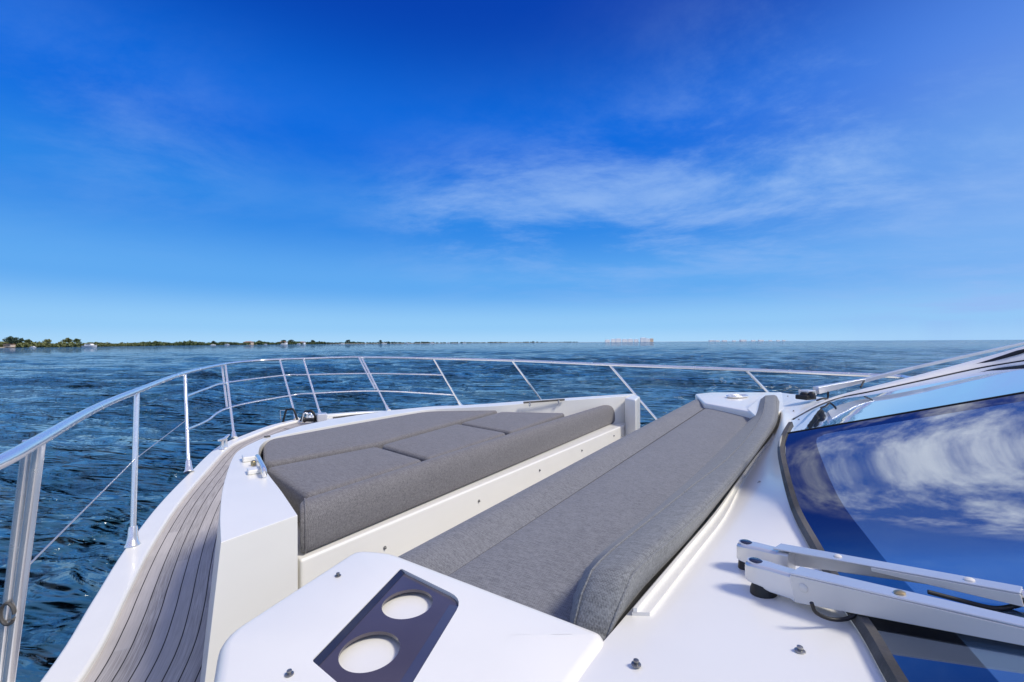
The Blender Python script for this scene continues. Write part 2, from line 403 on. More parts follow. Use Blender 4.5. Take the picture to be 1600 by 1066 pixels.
# teak side deck, laid parallel to the gunwale
base = [p for p in inset(po + [bow], .096, 1)]
base = crom(base[::3], 6); L = 0; Ls = []
for i, p in enumerate(base):
    if i: L += (p - base[i - 1]).length
    Ls.append(L)
mb = MB(); uv = []; rings = []
offs = [0, .105, .21, .315, .42, .525, .63, .735, .84]
for o_ in offs:
    ln = inset(base, o_, 1); rings.append([up(p, -.022) for p in ln]); uv += [(Ls[i], o_ + .0015) for i in range(len(ln))]
mb.rings(rings, closed=False); yp(mb.build('teak_deck', M_teak, uv=uv, recalc=False)).data.flip_normals()
teak_o = bpy.data.objects['teak_deck']
if teak_o.data.polygons[40].normal.z < 0: teak_o.data.flip_normals()

# coaming round the sunpad
pairs = [((345, 848), (465, 805), .46), ((344, 800), (440, 768), .46), ((350, 755), (420, 742), .46), ((365, 713), (407, 722), .46),
 ((383, 698), (404, 706), .46), ((413, 684), (409, 694), .46), ((444, 673.5), (424, 685), .46), ((474, 664.5), (470, 674.5), .46), ((520, 655), (540, 661.5), .46),
 ((560, 648.5), (580, 654.5), .46), ((600, 643), (625, 646.5), .456), ((640, 638.5), (672, 640), .45), ((700, 634.5), (720, 637.5), .445), ((760, 631), (775, 634.5), .435),
 ((820, 626.5), (828, 630), .425), ((900, 621), (905, 624.5), .41), ((993, 615), (979, 619), .40)]
ot = crom([Q(*a, h) for a, b_, h in pairs], 4); it = crom([Q(*b_, h) for a, b_, h in pairs], 4)
ob = [atz(p, 1.0) for p in inset(ot, -.055, 1)]; om = [p.lerp(q, .45) + (q - p).cross(UP) * 0 for p, q in zip(ot, ob)]
ib = [atz(p, 1.0) for p in it]
mb = MB(); mb.rings([ob, ot, it, ib], closed=False)
n_ = len(ot); mb.f.append((0, n_, 2 * n_, 3 * n_)); mb.f.append((n_ - 1, 2 * n_ - 1, 3 * n_ - 1, 4 * n_ - 1))
coam = yp(mb.build('coaming', M_white, bevel=.022, seg=4, angle=40))
# sunpad base with the white fascia under the bolster
fa0 = Q(470, 876, .6); fa1 = Q(992, 657.5, .6)
inner = [atz(p, .595) for p in it]
mb = MB(); mb.prism([fa0] + inner[2:-1] + [fa1], .42); yp(mb.build('sunpad_base', M_white, bevel=.008))
# starboard end block of coaming
mb = MB(); e = [Q(975, 620, .41), Q(993, 615.5, .405), Q(999, 619, .40), Q(999.5, 622, .4)]
mb.prism([Q(976, 622, .405), Q(990, 616, .4), Q(1000, 619.5, .4), Q(993, 625, .405)], .58); yp(mb.build('coaming_end', M_white, bevel=.012))

# cup-holder console
def rounded(poly, r, seg=5, lim=.45):
    P = [Vector(p) for p in poly]; n = len(P); out = []
    for i in range(n):
        a, b_, c = P[i - 1], P[i], P[(i + 1) % n]; rr_ = r[i] if isinstance(r, list) else r
        l1 = min(rr_, (a - b_).length * lim); l2 = min(rr_, (c - b_).length * lim)
        s0 = b_ + (a - b_).normalized() * l1; s1 = b_ + (c - b_).normalized() * l2
        for k in range(seg + 1):
            t = k / seg; out.append(s0 * (1 - t) ** 2 + b_ * 2 * t * (1 - t) + s1 * t * t)
    return out
def offs2(poly, d):           # inward offset of a plan polygon
    n = len(poly); A = sum(poly[i].x * poly[(i + 1) % n].y - poly[(i + 1) % n].x * poly[i].y for i in range(n)); sg = 1 if A > 0 else -1; out = []
    for i in range(n):
        a, b_, c = poly[i - 1], poly[i], poly[(i + 1) % n]
        t1 = (b_ - a); t1.z = 0; t2 = (c - b_); t2.z = 0
        if t1.length < 1e-7: t1 = t2
        if t2.length < 1e-7: t2 = t1
        t = (t1.normalized() + t2.normalized()); t.normalize() if t.length > 1e-6 else None
        nn = Vector((-t.y, t.x, 0)) * sg; out.append(b_ + nn * d)
    return out
def slab(poly, th, bev, puff=.0, r=.03, rings_in=6, seg=5, bot=None):
    P = rounded(poly, r, seg) if r else [Vector(p) for p in poly]
    mb = MB(); rs = [[up(p, -th) for p in offs2(P, bev * .4)], [up(p, -th + bev * .4) for p in P], [up(p, -bev) for p in P]]
    for k in range(1, 5):
        a = math.pi / 2 * k / 4; rs.append([up(p, -bev + bev * math.sin(a)) for p in offs2(P, bev * (1 - math.cos(a)))])
    L = rs[-1]; cen = sum(L, Vector()) / len(L)
    for k in range(1, rings_in + 1):
        t = 1 - (1 - k / (rings_in + .0)) if False else k / (rings_in + 1)
        rs.append([up(p.lerp(cen, t), puff * (1 - (1 - t) ** 3)) for p in L])
    mb.rings(rs, True, True); return mb
def cut(o, cutter):
    m = o.modifiers.new('c', 'BOOLEAN'); m.operation = 'DIFFERENCE'; m.solver = 'EXACT'; m.object = cutter
    bpy.context.view_layer.update(); dg = bpy.context.evaluated_depsgraph_get()
    me = bpy.data.meshes.new_from_object(o.evaluated_get(dg)); o.modifiers.clear(); o.data = me
    bpy.data.objects.remove(cutter)
H = .44
con = [Q(343, 992, H), Q(556, 856, H), Q(612, 860, H), Q(943, 984, H), Q(946, 1000, H), Q(900, 1066, H), Q(800, 1250, H), Q(300, 1250, H)]
mbc = slab(con, .5, .018, 0, r=[.035, .03, .03, .015, .008, .02, .02, .02], rings_in=1); console = mbc.build('console', M_white)
tray_poly = [Q(626, 888, H), Q(724, 938, H), Q(640, 1110, H), Q(486, 1033, H)]
# parallelogram kept regular: rebuild from one corner and two directions
c0 = Q(626, 888, H); c1 = Q(724, 936, H); c3 = Q(487, 1032, H); c2 = c1 + (c3 - c0)
tp = [c0, c1, c2, c3]; cen = (c0 + c2) / 2
mb = MB(); mb.prism([up(p, .05) for p in rounded(tp, [.006, .032, .006, .006])], .05 + .019)
cutter = mb.build('cutter', M_white); cut(console, cutter); yp(console); console.name = 'console'
console.data.polygons.foreach_set('use_smooth', [False] * len(console.data.polygons))
try:
    console.data.polygons.foreach_set('use_smooth', [True] * len(console.data.polygons)); console.data.set_sharp_from_angle(angle=R_(30))
except Exception: pass
# tray insert
tray = yp(empty('cup_tray')); tray.location = (0, 0, 0)
ex = (c1 - c0).normalized(); ey = (c3 - c0).normalized()
mb = MB(); ins = [up(p, -.006) for p in offs2(rounded(tp, [.006, .031, .006, .006]), .0015)]
mb.prism(ins, .005); plate = mb.build('plate', M_navy)
for px, py in ((637, 943), (578, 1017)):
    cc_ = Q(px, py, H + .006); mb = MB(); mb.lathe(cc_ - UP * .03, [(.0425 * (1.0), 0), (.0425, .06)], 48); k_ = mb.build('cutter', M_navy); cut(plate, k_)
plate.name = 'plate'; plate.parent = tray
try: plate.data.set_sharp_from_angle(angle=R_(30))
except Exception: pass
mb = MB(); inw = ex * .004
mb.prism([c0 + inw * .2 - UP * .001, c0 + inw * 3.2 - UP * .0054, c3 + inw * 3.2 - UP * .0054, c3 + inw * .2 - UP * .001], .0002); 
mb.build('side_lining', M_navy_d, tray, smooth=False)
mb = MB(); mb.prism([c1 - ex * .022 + ey * .02 - UP * .0056, c1 - ex * .002 + ey * .02 - UP * .002, c2 - ex * .002 - UP * .002, c2 - ex * .022 - UP * .0056], .0002); mb.build('sloped_edge', M_navy, tray, smooth=False)

# sofa base, footwell wall, side moulding
mb = MB(); mb.prism([Q(628, 875, .56), Q(1090, 640, .56), Q(1180, 668, .56), Q(930, 1010, .56)], .45); yp(mb.build('sofa_base', M_dull, bevel=.01))
# cabin top beside the windscreen
Lc = [((700, 1500), .45), ((800, 1250), .45), ((884, 1066), .45), ((946, 999), .45), ((1000, 936), .45), ((1060, 866), .45), ((1120, 796), .45), ((1180, 718), .45), ((1206, 686), .45), ((1218, 660), .45), ((1221, 640), .45), ((1221, 626), .45), ((1221, 614), .45)]
base_px = [(1620, 1500), (1486, 1250), (1384, 1066), (1350, 1003), (1313, 945), (1270, 866), (1237, 800), (1220, 735), (1216, 703), (1224, 676), (1241, 657), (1280, 636), (1325, 621)]
Lw = crom([Q(*a, h) for a, h in Lc], 5); Bw = crom([G(*a) for a in base_px[:10]] + [G(1240, 658, .03), G(1276, 638, .03), G(1313, 624, .03)], 5)
mb = MB(); mb.rings([[p.lerp(q, t / 8) + UP * 0 for p, q in zip(Lw, Bw)] for t in range(9)], closed=False)
ob_ = mb.v[:]
rim = Lw + Bw[::-1]; mb.rings([rim, [up(p, -.5) for p in rim]]); ctop = mb.build('cabin_top', M_white)
yp(ctop)
# starboard end moulding of the sofa with far deck edge
far = [Q(1086, 616, .46), Q(1110, 613.5, .45), Q(1222, 613.2, .45), Q(1228, 640, .45), Q(1187, 655, .45), Q(1170, 643, .455), Q(1100, 630, .46)]
mb = slab([up(p, .002) for p in far], .45, .012, r=.02, rings_in=1); yp(mb.build('sofa_end_moulding', M_white))
fl = empty('fairlead'); yp(fl)
ce = Q(1152, 620.5, .448); 
mb = MB(); ring_ = [ce + ACR.cross(UP) * (.075 * math.cos(a)) * -1 * .5 + ACR * 0 + Vector((1, .0, 0)) * (.12 * math.cos(a)) + Vector((0, 1, 0)) * (.05 * math.sin(a)) + UP * .008 for a in [2 * math.pi * k / 28 for k in range(29)]]
mb.tube(ring_, .009, 8); mb.build('rim', M_steel, fl)
mb = MB(); mb.prism([p - UP * .004 for p in ring_[:-1]], .006); mb.build('slot', M_gask, fl, smooth=False)

# windscreen --------------------------------------------------------
ws = empty('windscreen'); yp(ws)
Bm = crom([G(*a) for a in base_px[:9] + [(1226, 683)]], 6); Mpt = Bm[-1]; 
NT = 46; LEN = 3.0; verts = []; uvs = []; 
def dseg(p, poly):
    best = 9
    for a, b_ in zip(poly, poly[1:]):
        ab = (b_ - a); ab.z = 0; ap = p - a; ap.z = 0; t = max(0, min(1, ap.dot(ab) / max(1e-9, ab.dot(ab)))); best = min(best, (ap - ab * t).length)
    return best
mb = MB(); rings = []
for j in range(NT):
    t = LEN * (j / (NT - 1)) ** 1.6; ring = []
    for p in Bm:
        q = p + AFT * t; q.z = CAMZ - glass_h(q) + crown(q) + .010
        ring.append(q); dm = abs(((q - Mpt).dot(ACR)))
        uvs.append((min(dseg(q, Bm) / .092, (dm) / .045), 0))
    rings.append(ring)
mb.rings(rings, closed=False); gp = mb.build('pane', M_glass, ws, uv=uvs, recalc=False)
if gp.data.polygons[200].normal.z < 0: gp.data.flip_normals()
# starboard pane
DR = .03
sp_px = [(1227, 679), (1229, 668), (1240, 658), (1276, 638), (1313, 624), (1360, 614.5), (1437, 598), (1525, 579), (1600, 566.5), (1700, 551)]
Sb = [G(*a, DR) for a in sp_px]; Sc = crom(Sb, 5)
ml = [Mpt + (AFT + UP * .31) * s for s in (0, 3.2)]
rings = [[], [], [], [], [], []]; uvs = []
for i, p in enumerate(Sc):
    s = (p - Mpt).dot(AFT); s = max(0.0, s); q0 = Mpt + (AFT + UP * .31) * s
    for k in range(6): rings[k].append(q0.lerp(p, k / 5) + UP * (.010))
for k in range(6):
    for i in range(len(Sc)): uvs.append((min(5, (5 - k) / 5 * (Sc[i] - rings[0][i]).length / .03), 0))
mb = MB(); mb.rings(rings, closed=False); g2 = mb.build('side_pane', M_glass2, ws, uv=uvs, recalc=False)
if g2.data.polygons[60].normal.z < 0: g2.data.flip_normals()
mb = MB(); mb.tube([Mpt + (AFT + UP * .31) * s + UP * .011 for s in np.linspace(0, 3, 20)], .0018, 6); mb.build('pane_joint', M_black, ws)
# gasket along the base
gk = [up(p, .006) for p in crom([G(*a) for a in base_px[:9] + [(1223, 680), (1230, 668)]], 5)]; gi = inset(gk, .018, 1)
mb = MB(); mb.rings([inset(gk, -.002, 1), [up(p, .012) for p in inset(gk, .004, 1)], [up(p, .014) for p in inset(gk, .014, 1)], gi], closed=False); mb.build('gasket', M_gask, ws)
# white frame on the starboard side, rising aft
fo_px = [(1222, 655), (1242, 641), (1262, 628), (1290, 618), (1320, 611.5), (1360, 605.5), (1425, 588), (1525, 561), (1600, 540), (1700, 515)]
fi = crom([G(*a, DR) for a in sp_px[2:]], 5)
fo_px = [(1236, 656), (1262, 637), (1300, 621), (1345, 608.5), (1425, 588.5), (1525, 562), (1600, 541), (1700, 515)]
fdm = crom([p for p in [G(*a, DR) for a in sp_px[2:]]], 5)
fo = crom([D(a[0], a[1], G(*b_, DR).y + .10) for a, b_ in zip(fo_px, sp_px[2:])], 5)
mb = MB(); mb.rings([[up(p, .004) for p in fi], [p.lerp(q, .25) + UP * .012 for p, q in zip(fi, fo)], [p.lerp(q, .8) + UP * .006 for p, q in zip(fi, fo)], fo, [up(p, -.14) + ACR * .03 for p in fo], [up(p, -.9) + ACR * .05 for p in fo]], closed=False); mb.build('frame', M_white, ws)
mb = MB(); mb.tube([up(p, .010) for p in fi], .005, 6); mb.build('edge_trim', M_black, ws)

# handrail track beside the backrest
tk = empty('cushion_track'); yp(tk)
idx_ = list(range(18, 42)); dr_ = [(Bw[k] - Lw[k]).normalized() for k in idx_]
def onl(o_, dz): return [Lw[k] + d_ * o_ + UP * dz for k, d_ in zip(idx_, dr_)]
tl = onl(.006, .001)
n1_ = len(idx_); ends_ = [(0, n1_, 2 * n1_, 3 * n1_), (n1_ - 1, 2 * n1_ - 1, 3 * n1_ - 1, 4 * n1_ - 1)]
mb = MB(); mb.rings([onl(.010, -.006), onl(.010, .006), onl(.038, .006), onl(.038, -.006)], closed=False); mb.f += ends_; mb.build('base_strip', M_white, tk)
mb = MB(); mb.rings([onl(.012, .005), onl(.012, .013), onl(.018, .013), onl(.018, .005)], closed=False); mb.f += ends_; mb.build('ridge', M_dull, tk)

# snap studs
def stud(p, nrm=UP, s=1.0):
    s *= .75
    e_ = empty('snap_stud'); yp(e_)
    mb = MB(); mb.lathe(p, [(.0075 * s, 0), (.0075 * s, .0015 * s), (.0055 * s, .0025 * s)], 16, nrm); mb.build('washer', M_stud, e_)
    mb = MB(); mb.lathe(p, [(.0038 * s, .002 * s), (.0034 * s, .004 * s), (.0045 * s, .0055 * s), (.0042 * s, .0075 * s), (.002 * s, .0085 * s)], 16, nrm); mb.build('stud', M_stud, e_)
for a in ((528, 900), (452, 1054)): stud(Q(*a, H - .0005))
def ctz(x, y):       # height of the cabin top under a pixel
    best = None; p = None
    for h in np.linspace(.36, .47, 111):
        q = Q(x, y, h); dmin = 9; z = 0
        for v in ob_:
            dd = (v[0] - q.x) ** 2 + (v[1] - q.y) ** 2
            if dd < dmin: dmin = dd; z = v[2]
        e_ = abs(z - q.z)
        if best is None or e_ < best: best = e_; p = q
    return p + UP * .001
for a in ((994, 1040), (1250, 1019), (1187, 756), (1240, 643), (1231, 620)): stud(ctz(*a), s=1.15)
fn = (fa1 - fa0); fn.z = 0; fn = Vector((fn.y, -fn.x, 0)).normalized()
def on_fascia(x, y):
    r = ray(x, y); t = (fa0 - O).dot(fn) / r.dot(fn); return O + r * t
for a in ((601, 856), (748, 783), (843, 735), (909, 704), (959, 681)): stud(on_fascia(*a), fn, 1.1)

# bow rail ---------------------------------------------------------------
rail = empty('bow_rail'); yp(rail)
ST = [  # top (x, y, drop), base (x, y, h), kind
 ((62, 688, .25), (5, 1130, 1.0), 2), ((214, 611, .248), (207, 852, 1.0), 1), ((289, 583, .245), (295, 737, .975), 1), ((352, 569, .238), (366, 685, .955), 2),
 ((437, 562, .222), (463, 655, .90), 1), ((474, 560.8, .215), (501, 650, .885), 1), ((565, 558.7, .205), (607, 642, .90), 2), ((677, 560.3, .215), (720, 634, .93), 1),
 ((800, 563.5, .235), (858, 642, .95), 1), ((952, 570, .25), (1040, 672, .96), 1), ((1165, 578, .27), (1228, 642, .66), 1)]
TP = [Q(*t) for t, b_, k in ST]; BP = [Q(*b_) for t, b_, k in ST]
# smooth path of the top rail through the post heads
top = [Vector((5.4, -4.3, CAMZ - .26)), Vector((2.6, -2.75, CAMZ - .255)), Vector((.5, -1.3, CAMZ - .252)), Vector((-.45, -.35, CAMZ - .25)), Vector((-.62, .0, CAMZ - .25)), Vector((-.78, .35, CAMZ - .25)), Vector((-.95, .66, CAMZ - .25)), Q(0, 722, .25)] + [TP[0], Q(150, 638, .249), TP[1], TP[2], TP[3], Q(395, 564.3, .232)] + TP[4:6] + [Q(520, 559.3, .208)] + TP[6:] + [Q(1300, 584, .272), Q(1400, 588.5, .275), Q(1520, 597, .28), Vector((5.2, 1.85, CAMZ - .29)), Vector((8.2, -.1, CAMZ - .3))]
mb = MB(); mb.tube(crom(top, 8), .0155, 14); mb.build('top_rail', M_steel, rail)
def post(T, B, double, foot=True):
    e_ = MB(); ax = (T - B).normalized()
    if double:
        t = Vector((1, .1, 0)) if T == TP[0] else Vector((1, .2, 0)); t.z = 0; t.normalize(); t *= .0135 if T == TP[0] else .019
        e_.tube([B + ax * .02 + t * .0, T - t * 0 + t * .0], .0125, 12)
        f_ = .62 if T != TP[0] else 1.0
        e_.tube([T - t * 2, (T - t * 2).lerp(B - t * 1.6, f_)], .0115, 12)
    else: e_.tube([B, T], .0125, 12)
    o = e_.build('stanchion', M_steel, rail)
    if foot:
        m2 = MB(); m2.lathe(B - ax * .006, [(.034, 0), (.034, .006), (.026, .02), (.0215, .05), (.019, .085), (.0165, .095)], 20, ax); m2.build('foot', M_steel, o)
for i, (t, b_, k) in enumerate(ST): post(TP[i], BP[i], k == 2)
mids = [[(2, .26), (3, .28), (4, .30), (5, .31), (6, .32), (7, .33)], [(2, .60), (3, .62), (4, .645), (5, .64), (6, .65), (7, .76)]]
extra = [{2: (323, 607.5), 4: None}, {2: (323, 658)}]
for mi, ms in enumerate(mids):
    pts = []
    for s, f in ms:
        p = TP[s].lerp(BP[s], f); pts.append(p)
        if s == 2:
            q = p.lerp(TP[3].lerp(BP[3], ms[1][1]), .48); pts.append(D(*extra[mi][2], q.y))
    mb = MB(); mb.tube(crom(pts, 8), .010, 10); mb.build('mid_rail', M_steel, rail)
mb = MB(); mb.tube([TP[0].lerp(BP[0], .46), TP[1].lerp(BP[1], .46), TP[2].lerp(BP[2], .50)], .0028, 6); mb.build('lifeline', M_wire, rail)
mb = MB(); sk = TP[0].lerp(BP[0], .60); mb.tube([sk + Vector((-.01, -.015, 0)) + Vector((.018 * math.cos(a), 0, .028 * math.sin(a))) for a in np.linspace(0, 5.8, 14)], .004, 6); mb.build('shackle', M_gask, rail)

# mooring cleat on the gunwale
cl = empty('mooring_cleat'); yp(cl); cb = Q(350, 698.5, .955); 
tdir = (Q(387, 677, .945) - Q(300, 739, .98)); tdir.z = 0; tdir.normalize()
for s in (-.045, .045):
    mb = MB(); mb.lathe(cb + tdir * s - UP * .01, [(.020, 0), (.016, .01), (.013, .05), (.014, .075)], 12); mb.build('post', M_steel, cl)
mb = MB(); mb.tube([cb + tdir * s + UP * (.072 + abs(s) * .12) for s in (-.13, -.08, 0, .08, .13)], [.008, .012, .015, .012, .008], 10); mb.build('horn', M_steel, cl)

# bow roller and anchor gear
ag = empty('anchor_gear'); yp(ag); ac0 = Q(478, 655, .90)
def hoop(x0, x1, yb, yt, d, r, name, m):
    mb = MB(); pts = [D(x0, yb, d), D(x0 + (x1 - x0) * .22, yt + 1.5, d), D(x0 + (x1 - x0) * .4, yt, d), D(x0 + (x1 - x0) * .7, yt + .5, d), D(x1, yb, d)]
    mb.tube(crom(pts, 5), r, 8); mb.build(name, m, ag)
hoop(442, 466, 660, 640, 5.15, .012, 'roller_hoop', M_black); hoop(470, 496, 658, 643, 5.1, .014, 'roller_hoop', M_black)
hoop(472, 483, 660, 646, 5.0, .010, 'roller_guide', M_steel); hoop(478, 490, 659, 647, 5.0, .010, 'roller_guide', M_steel)
mb = MB(); mb.tube([D(439, 659, 5.2), D(438, 642, 5.2), D(458, 640, 5.2)], .006, 8); mb.build('guide_rod', M_steel, ag)
mb = MB(); mb.box(D(503, 652, 5.05), .11, .12, .09, .5); mb.build('chain_stopper', M_alu, ag, bevel=.012)
mb = MB(); mb.lathe(D(484, 656, 5.0) - Vector((.06, 0, 0)), [(.035, 0), (.022, .02), (.022, .1), (.035, .12)], 16, Vector((1, 0, 0))); mb.build('roller', M_black, ag)
mb = MB(); mb.bar(Q(452, 660, .93), Q(530, 656, .93), .16, .03); mb.build('roller_bed', M_steel, ag, bevel=.005)
# rope lying along the foredeck edge
mb = MB(); mb.tube(crom([Q(520, 653, .88), Q(545, 650, .87), Q(570, 647.5, .86), Q(600, 644.3, .86)], 5), .010, 8); yp(mb.build('mooring_line', M_gask))
# hatch strips on the port edge of the pad
mb = MB(); mb.bar(Q(414, 683, .457), Q(421, 681.5, .457), .02, .008); yp(mb.build('deck_vent', M_gask, bevel=.003))
# chrome grab bar with bracket at the port corner of the sunpad
gb = empty('grab_handle'); yp(gb)
p0 = Q(402, 713, .435); p1 = Q(413, 735, .435)
mb = MB(); mb.tube(crom([p0 - UP * .02, p0, p0.lerp(p1, .5) + UP * .003, p1, p1 - UP * .02], 4), .008, 10); mb.build('bar', M_steel, gb)
b0 = Q(388, 722, .452); ang = math.atan2((p1 - p0).y, (p1 - p0).x)
mb = MB(); mb.box(Q(391, 715, .45), .06, .055, .02, ang); mb.build('bracket', M_white, gb, bevel=.005)
mb = MB(); mb.box(Q(399, 735, .452), .05, .05, .016, ang); mb.build('bracket', M_white, gb, bevel=.005)
mb = MB(); mb.lathe(Q(396, 727, .458), [(.009, 0), (.009, .014), (.005, .018)], 14); mb.build('latch', M_rust, gb)
# grab rail recessed in the starboard coaming
gr = empty('coaming_handrail'); yp(gr)
a0 = Q(818, 629.2, .415); a1 = Q(882, 624.6, .405); ad = (a1 - a0).normalized()
mb = MB(); mb.tube([a0, a1], .007, 8); mb.build('bar', M_gask, gr)
for f in (.15, .85):
    mb = MB(); pp = a0.lerp(a1, f); mb.tube([pp - UP * .03, pp], .008, 8); mb.build('bar_foot', M_steel, gr)

# wipers -----------------------------------------------------------------
def head(pv, dirv, L_, mbm):
    """cast arm head: rounded nose at the pivot, squared toward the arm"""
    d = dirv.normalized(); s_ = d.cross(UP).normalized(); rings = []
    for t, w_, zt, zb in ((-.016, .004, -.004, -.026), (-.013, .012, -.001, -.029), (-.004, .0165, 0, -.031), (.012, .017, 0, -.034), (.030, .0155, -.001, -.040), (L_ * .72, .0145, -.003, -.042), (L_ * .8, .0165, -.001, -.044), (L_, .0165, -.002, -.044)):
        c_ = pv + d * t; rings.append([c_ + s_ * w_ + UP * (zb), c_ + s_ * w_ + UP * (zt - .003), c_ + s_ * (w_ - .004) + UP * zt, c_ - s_ * (w_ - .004) + UP * zt, c_ - s_ * w_ + UP * (zt - .003), c_ - s_ * w_ + UP * zb])
    mbm.rings(rings, True, True)
wp = empty('pantograph_wiper'); yp(wp)
F0 = D(1181, 877, .748); FE = D(1600, 972, .50); B0 = D(1166, 848, .83); BE = D(1596, 921, .555)
fd = (FE - F0); fdn = fd.normalized(); bd = (BE - B0); bdn = bd.normalized()
side = fdn.cross(UP).normalized(); upv = side.cross(fdn)
mb = MB(); head(F0, fd, .085, mb); mb.build('arm_head', M_alu, wp, bevel=.002)
mb = MB(); head(B0, bd, .080, mb); mb.build('arm_head', M_alu, wp, bevel=.002)
for P_ in (F0, B0):
    mb = MB(); mb.lathe(P_ - UP * .002, [(.0105, 0), (.0105, .0035), (.008, .005)], 20); mb.build('pivot_cap', M_navy_d, wp)
    mb = MB(); mb.lathe(P_ - UP * .002, [(.0128, 0), (.0128, .0028), (.0106, .0030)], 20); mb.build('pivot_collar', M_alu, wp)
# front arm: closed channel tapering outward
def channel(p0, p1, w0, w1, h0, h1, th, mbm, faces=('t', 'f', 'b')):
    d = (p1 - p0).normalized(); s_ = d.cross(UP).normalized(); u_ = s_.cross(d)
    if 't' in faces: mbm.bar(p0 - u_ * th / 2, p1 - u_ * th / 2, w0, th, w1, th)
    for f_, sg in (('f', 1), ('b', -1)):
        if f_ in faces:
            q0 = p0 + s_ * sg * (w0 / 2 - th / 2); q1 = p1 + s_ * sg * (w1 / 2 - th / 2); a = [q0 - s_ * th / 2 - u_ * th, q0 + s_ * th / 2 - u_ * th, q0 + s_ * th / 2 - u_ * h0, q0 - s_ * th / 2 - u_ * h0]
            b2 = [q1 - s_ * th / 2 - u_ * th, q1 + s_ * th / 2 - u_ * th, q1 + s_ * th / 2 - u_ * h1, q1 - s_ * th / 2 - u_ * h1]
            mbm.add(a + b2, [(0, 1, 2, 3), (7, 6, 5, 4), (0, 4, 5, 1), (1, 5, 6, 2), (2, 6, 7, 3), (3, 7, 4, 0)])
fs0 = F0 + fdn * .062 + UP * .001; fs1 = F0 + fdn * .46
mb = MB(); channel(fs0, fs1, .036, .016, .042, .008, .003, mb, ('t', 'b')); mb.build('arm', M_alu, wp, bevel=.0012)
mb = MB(); channel(fs0 + side * .0015, fs1 + side * .0015, .036, .016, .043, .008, .003, mb, ('f',)); mb.build('arm_cheek', M_cream, wp, bevel=.001)
bs0 = B0 + bdn * .055 + UP * .004; bs1 = BE
mb = MB(); channel(bs0, bs1, .032, .024, .036, .014, .0025, mb, ('t', 'b')); mb.build('arm', M_alu, wp, bevel=.001)
bmid = bs0.lerp(bs1, .48)
mb = MB(); channel(bmid, bs1, .031, .026, .008, .017, .0025, mb, ('f',)); mb.build('arm_cheek', M_cream, wp, bevel=.001)
mb = MB(); mb.tube([bs1 - bdn * .02 - UP * .007, bs1 + bdn * .35 - UP * .007], .006, 10); mb.build('arm_rod', M_steel, wp)
def rivet(p, n, r, m): 
    mb = MB(); mb.lathe(p, [(r, 0), (r, .0012), (r * .6, .0028)], 16, n); mb.build('rivet', m, wp)
rivet(fs0 + fdn * .020 - UP * .018 + side * .0190, side, .0065, M_cream); rivet(bs0 + bdn * .012 - UP * .016 - bdn.cross(UP).normalized() * .0135, bdn.cross(UP), .0055, M_steel)
rivet(fs0.lerp(fs1, .33) + upv * .0005, upv, .0065, M_rust); rivet(bs0.lerp(bs1, .32), upv, .0055, M_cream); rivet(bs0.lerp(bs1, .84), upv, .0055, M_cream)
# black drive boss on the cabin top
kb = Vector((F0.x + .006, F0.y - .012, CAMZ - .446))
for nm, prof, m in (('boss', [(.029, 0), (.029, .006), (.025, .010), (.021, .012), (.020, .03), (.016, .042)], M_black), ('boss_ring', [(.0215, .0125), (.0222, .014), (.0215, .0155)], M_steel)):
    mb = MB(); mb.lathe(kb - UP * .004, prof, 28); mb.build(nm, m, wp)
kb2 = Vector((B0.x, B0.y, kb.z)); mb = MB(); mb.lathe(kb2 - UP * .004, [(.022, 0), (.020, .006), (.015, .012), (.012, .05)], 20); mb.build('boss', M_black, wp)
# washer hose loop
hz = [D(x_, y_, .622) for x_, y_ in ((1268, 942), (1275, 957), (1296, 967), (1318, 968), (1332, 963), (1337, 956), (1332, 950))]
mb = MB(); mb.tube(crom(hz, 6), .0028, 8); mb.build('washer_hose', M_black, wp)
hz = [D(1450, 925, .60), D(1500, 938, .585), D(1550, 950, .565), D(1580, 948, .56), D(1610, 940, .545), D(1680, 925, .53)]
mb = MB(); mb.tube(crom(hz, 6), .003, 8); mb.build('washer_hose', M_black, wp)

# starboard wiper
w2 = empty('pantograph_wiper'); yp(w2)
def fd_(x):
    for a, b_ in zip(sp_px, sp_px[1:]):
        if a[0] <= x <= b_[0]: t = (x - a[0]) / (b_[0] - a[0]); return G(*a, DR).y * (1 - t) + G(*b_, DR).y * t
    return G(*sp_px[-1], DR).y
sA = D(1275, 610, 2.95); sB = D(1350, 594.5, 2.75); sB = D(1350, 594.5, 2.98); sC = D(1425, 575.5, 2.95); sE = D(1620, 532, 2.8)
mb = MB(); mb.bar(sA, sB, .05, .045, .035, .025); mb.bar(sB, sC, .035, .025, .028, .018); mb.bar(sC, sE, .028, .018, .022, .014); mb.build('arm', M_alu, w2, bevel=.002)
mb = MB(); mb.box(D(1262, 613.5, 2.95), .09, .07, .035, .4); mb.build('arm_head', M_alu, w2, bevel=.006)
mb = MB(); mb.box(D(1259, 620.5, 2.93), .10, .08, .03, .4); mb.build('boss', M_black, w2, bevel=.006)
mb = MB(); mb.lathe(D(1258, 622, 2.93), [(.03, 0), (.03, .03), (.02, .04)], 16); mb.lathe(D(1268, 621.5, 2.9), [(.022, 0), (.022, .03), (.012, .04)], 16); mb.build('drive', M_black, w2)
mb = MB(); mb.tube(crom([D(1276, 626, 2.85), D(1285, 623, 2.85), D(1293, 622.5, 2.85), D(1294, 612, 2.85)], 4), .006, 8); mb.build('washer_hose', M_black, w2)
mb = MB(); mb.tube([D(1350, 595, 2.95), D(1345, 605, 2.9)], .006, 8); mb.build('hose_clip', M_black, w2)
mb = MB()
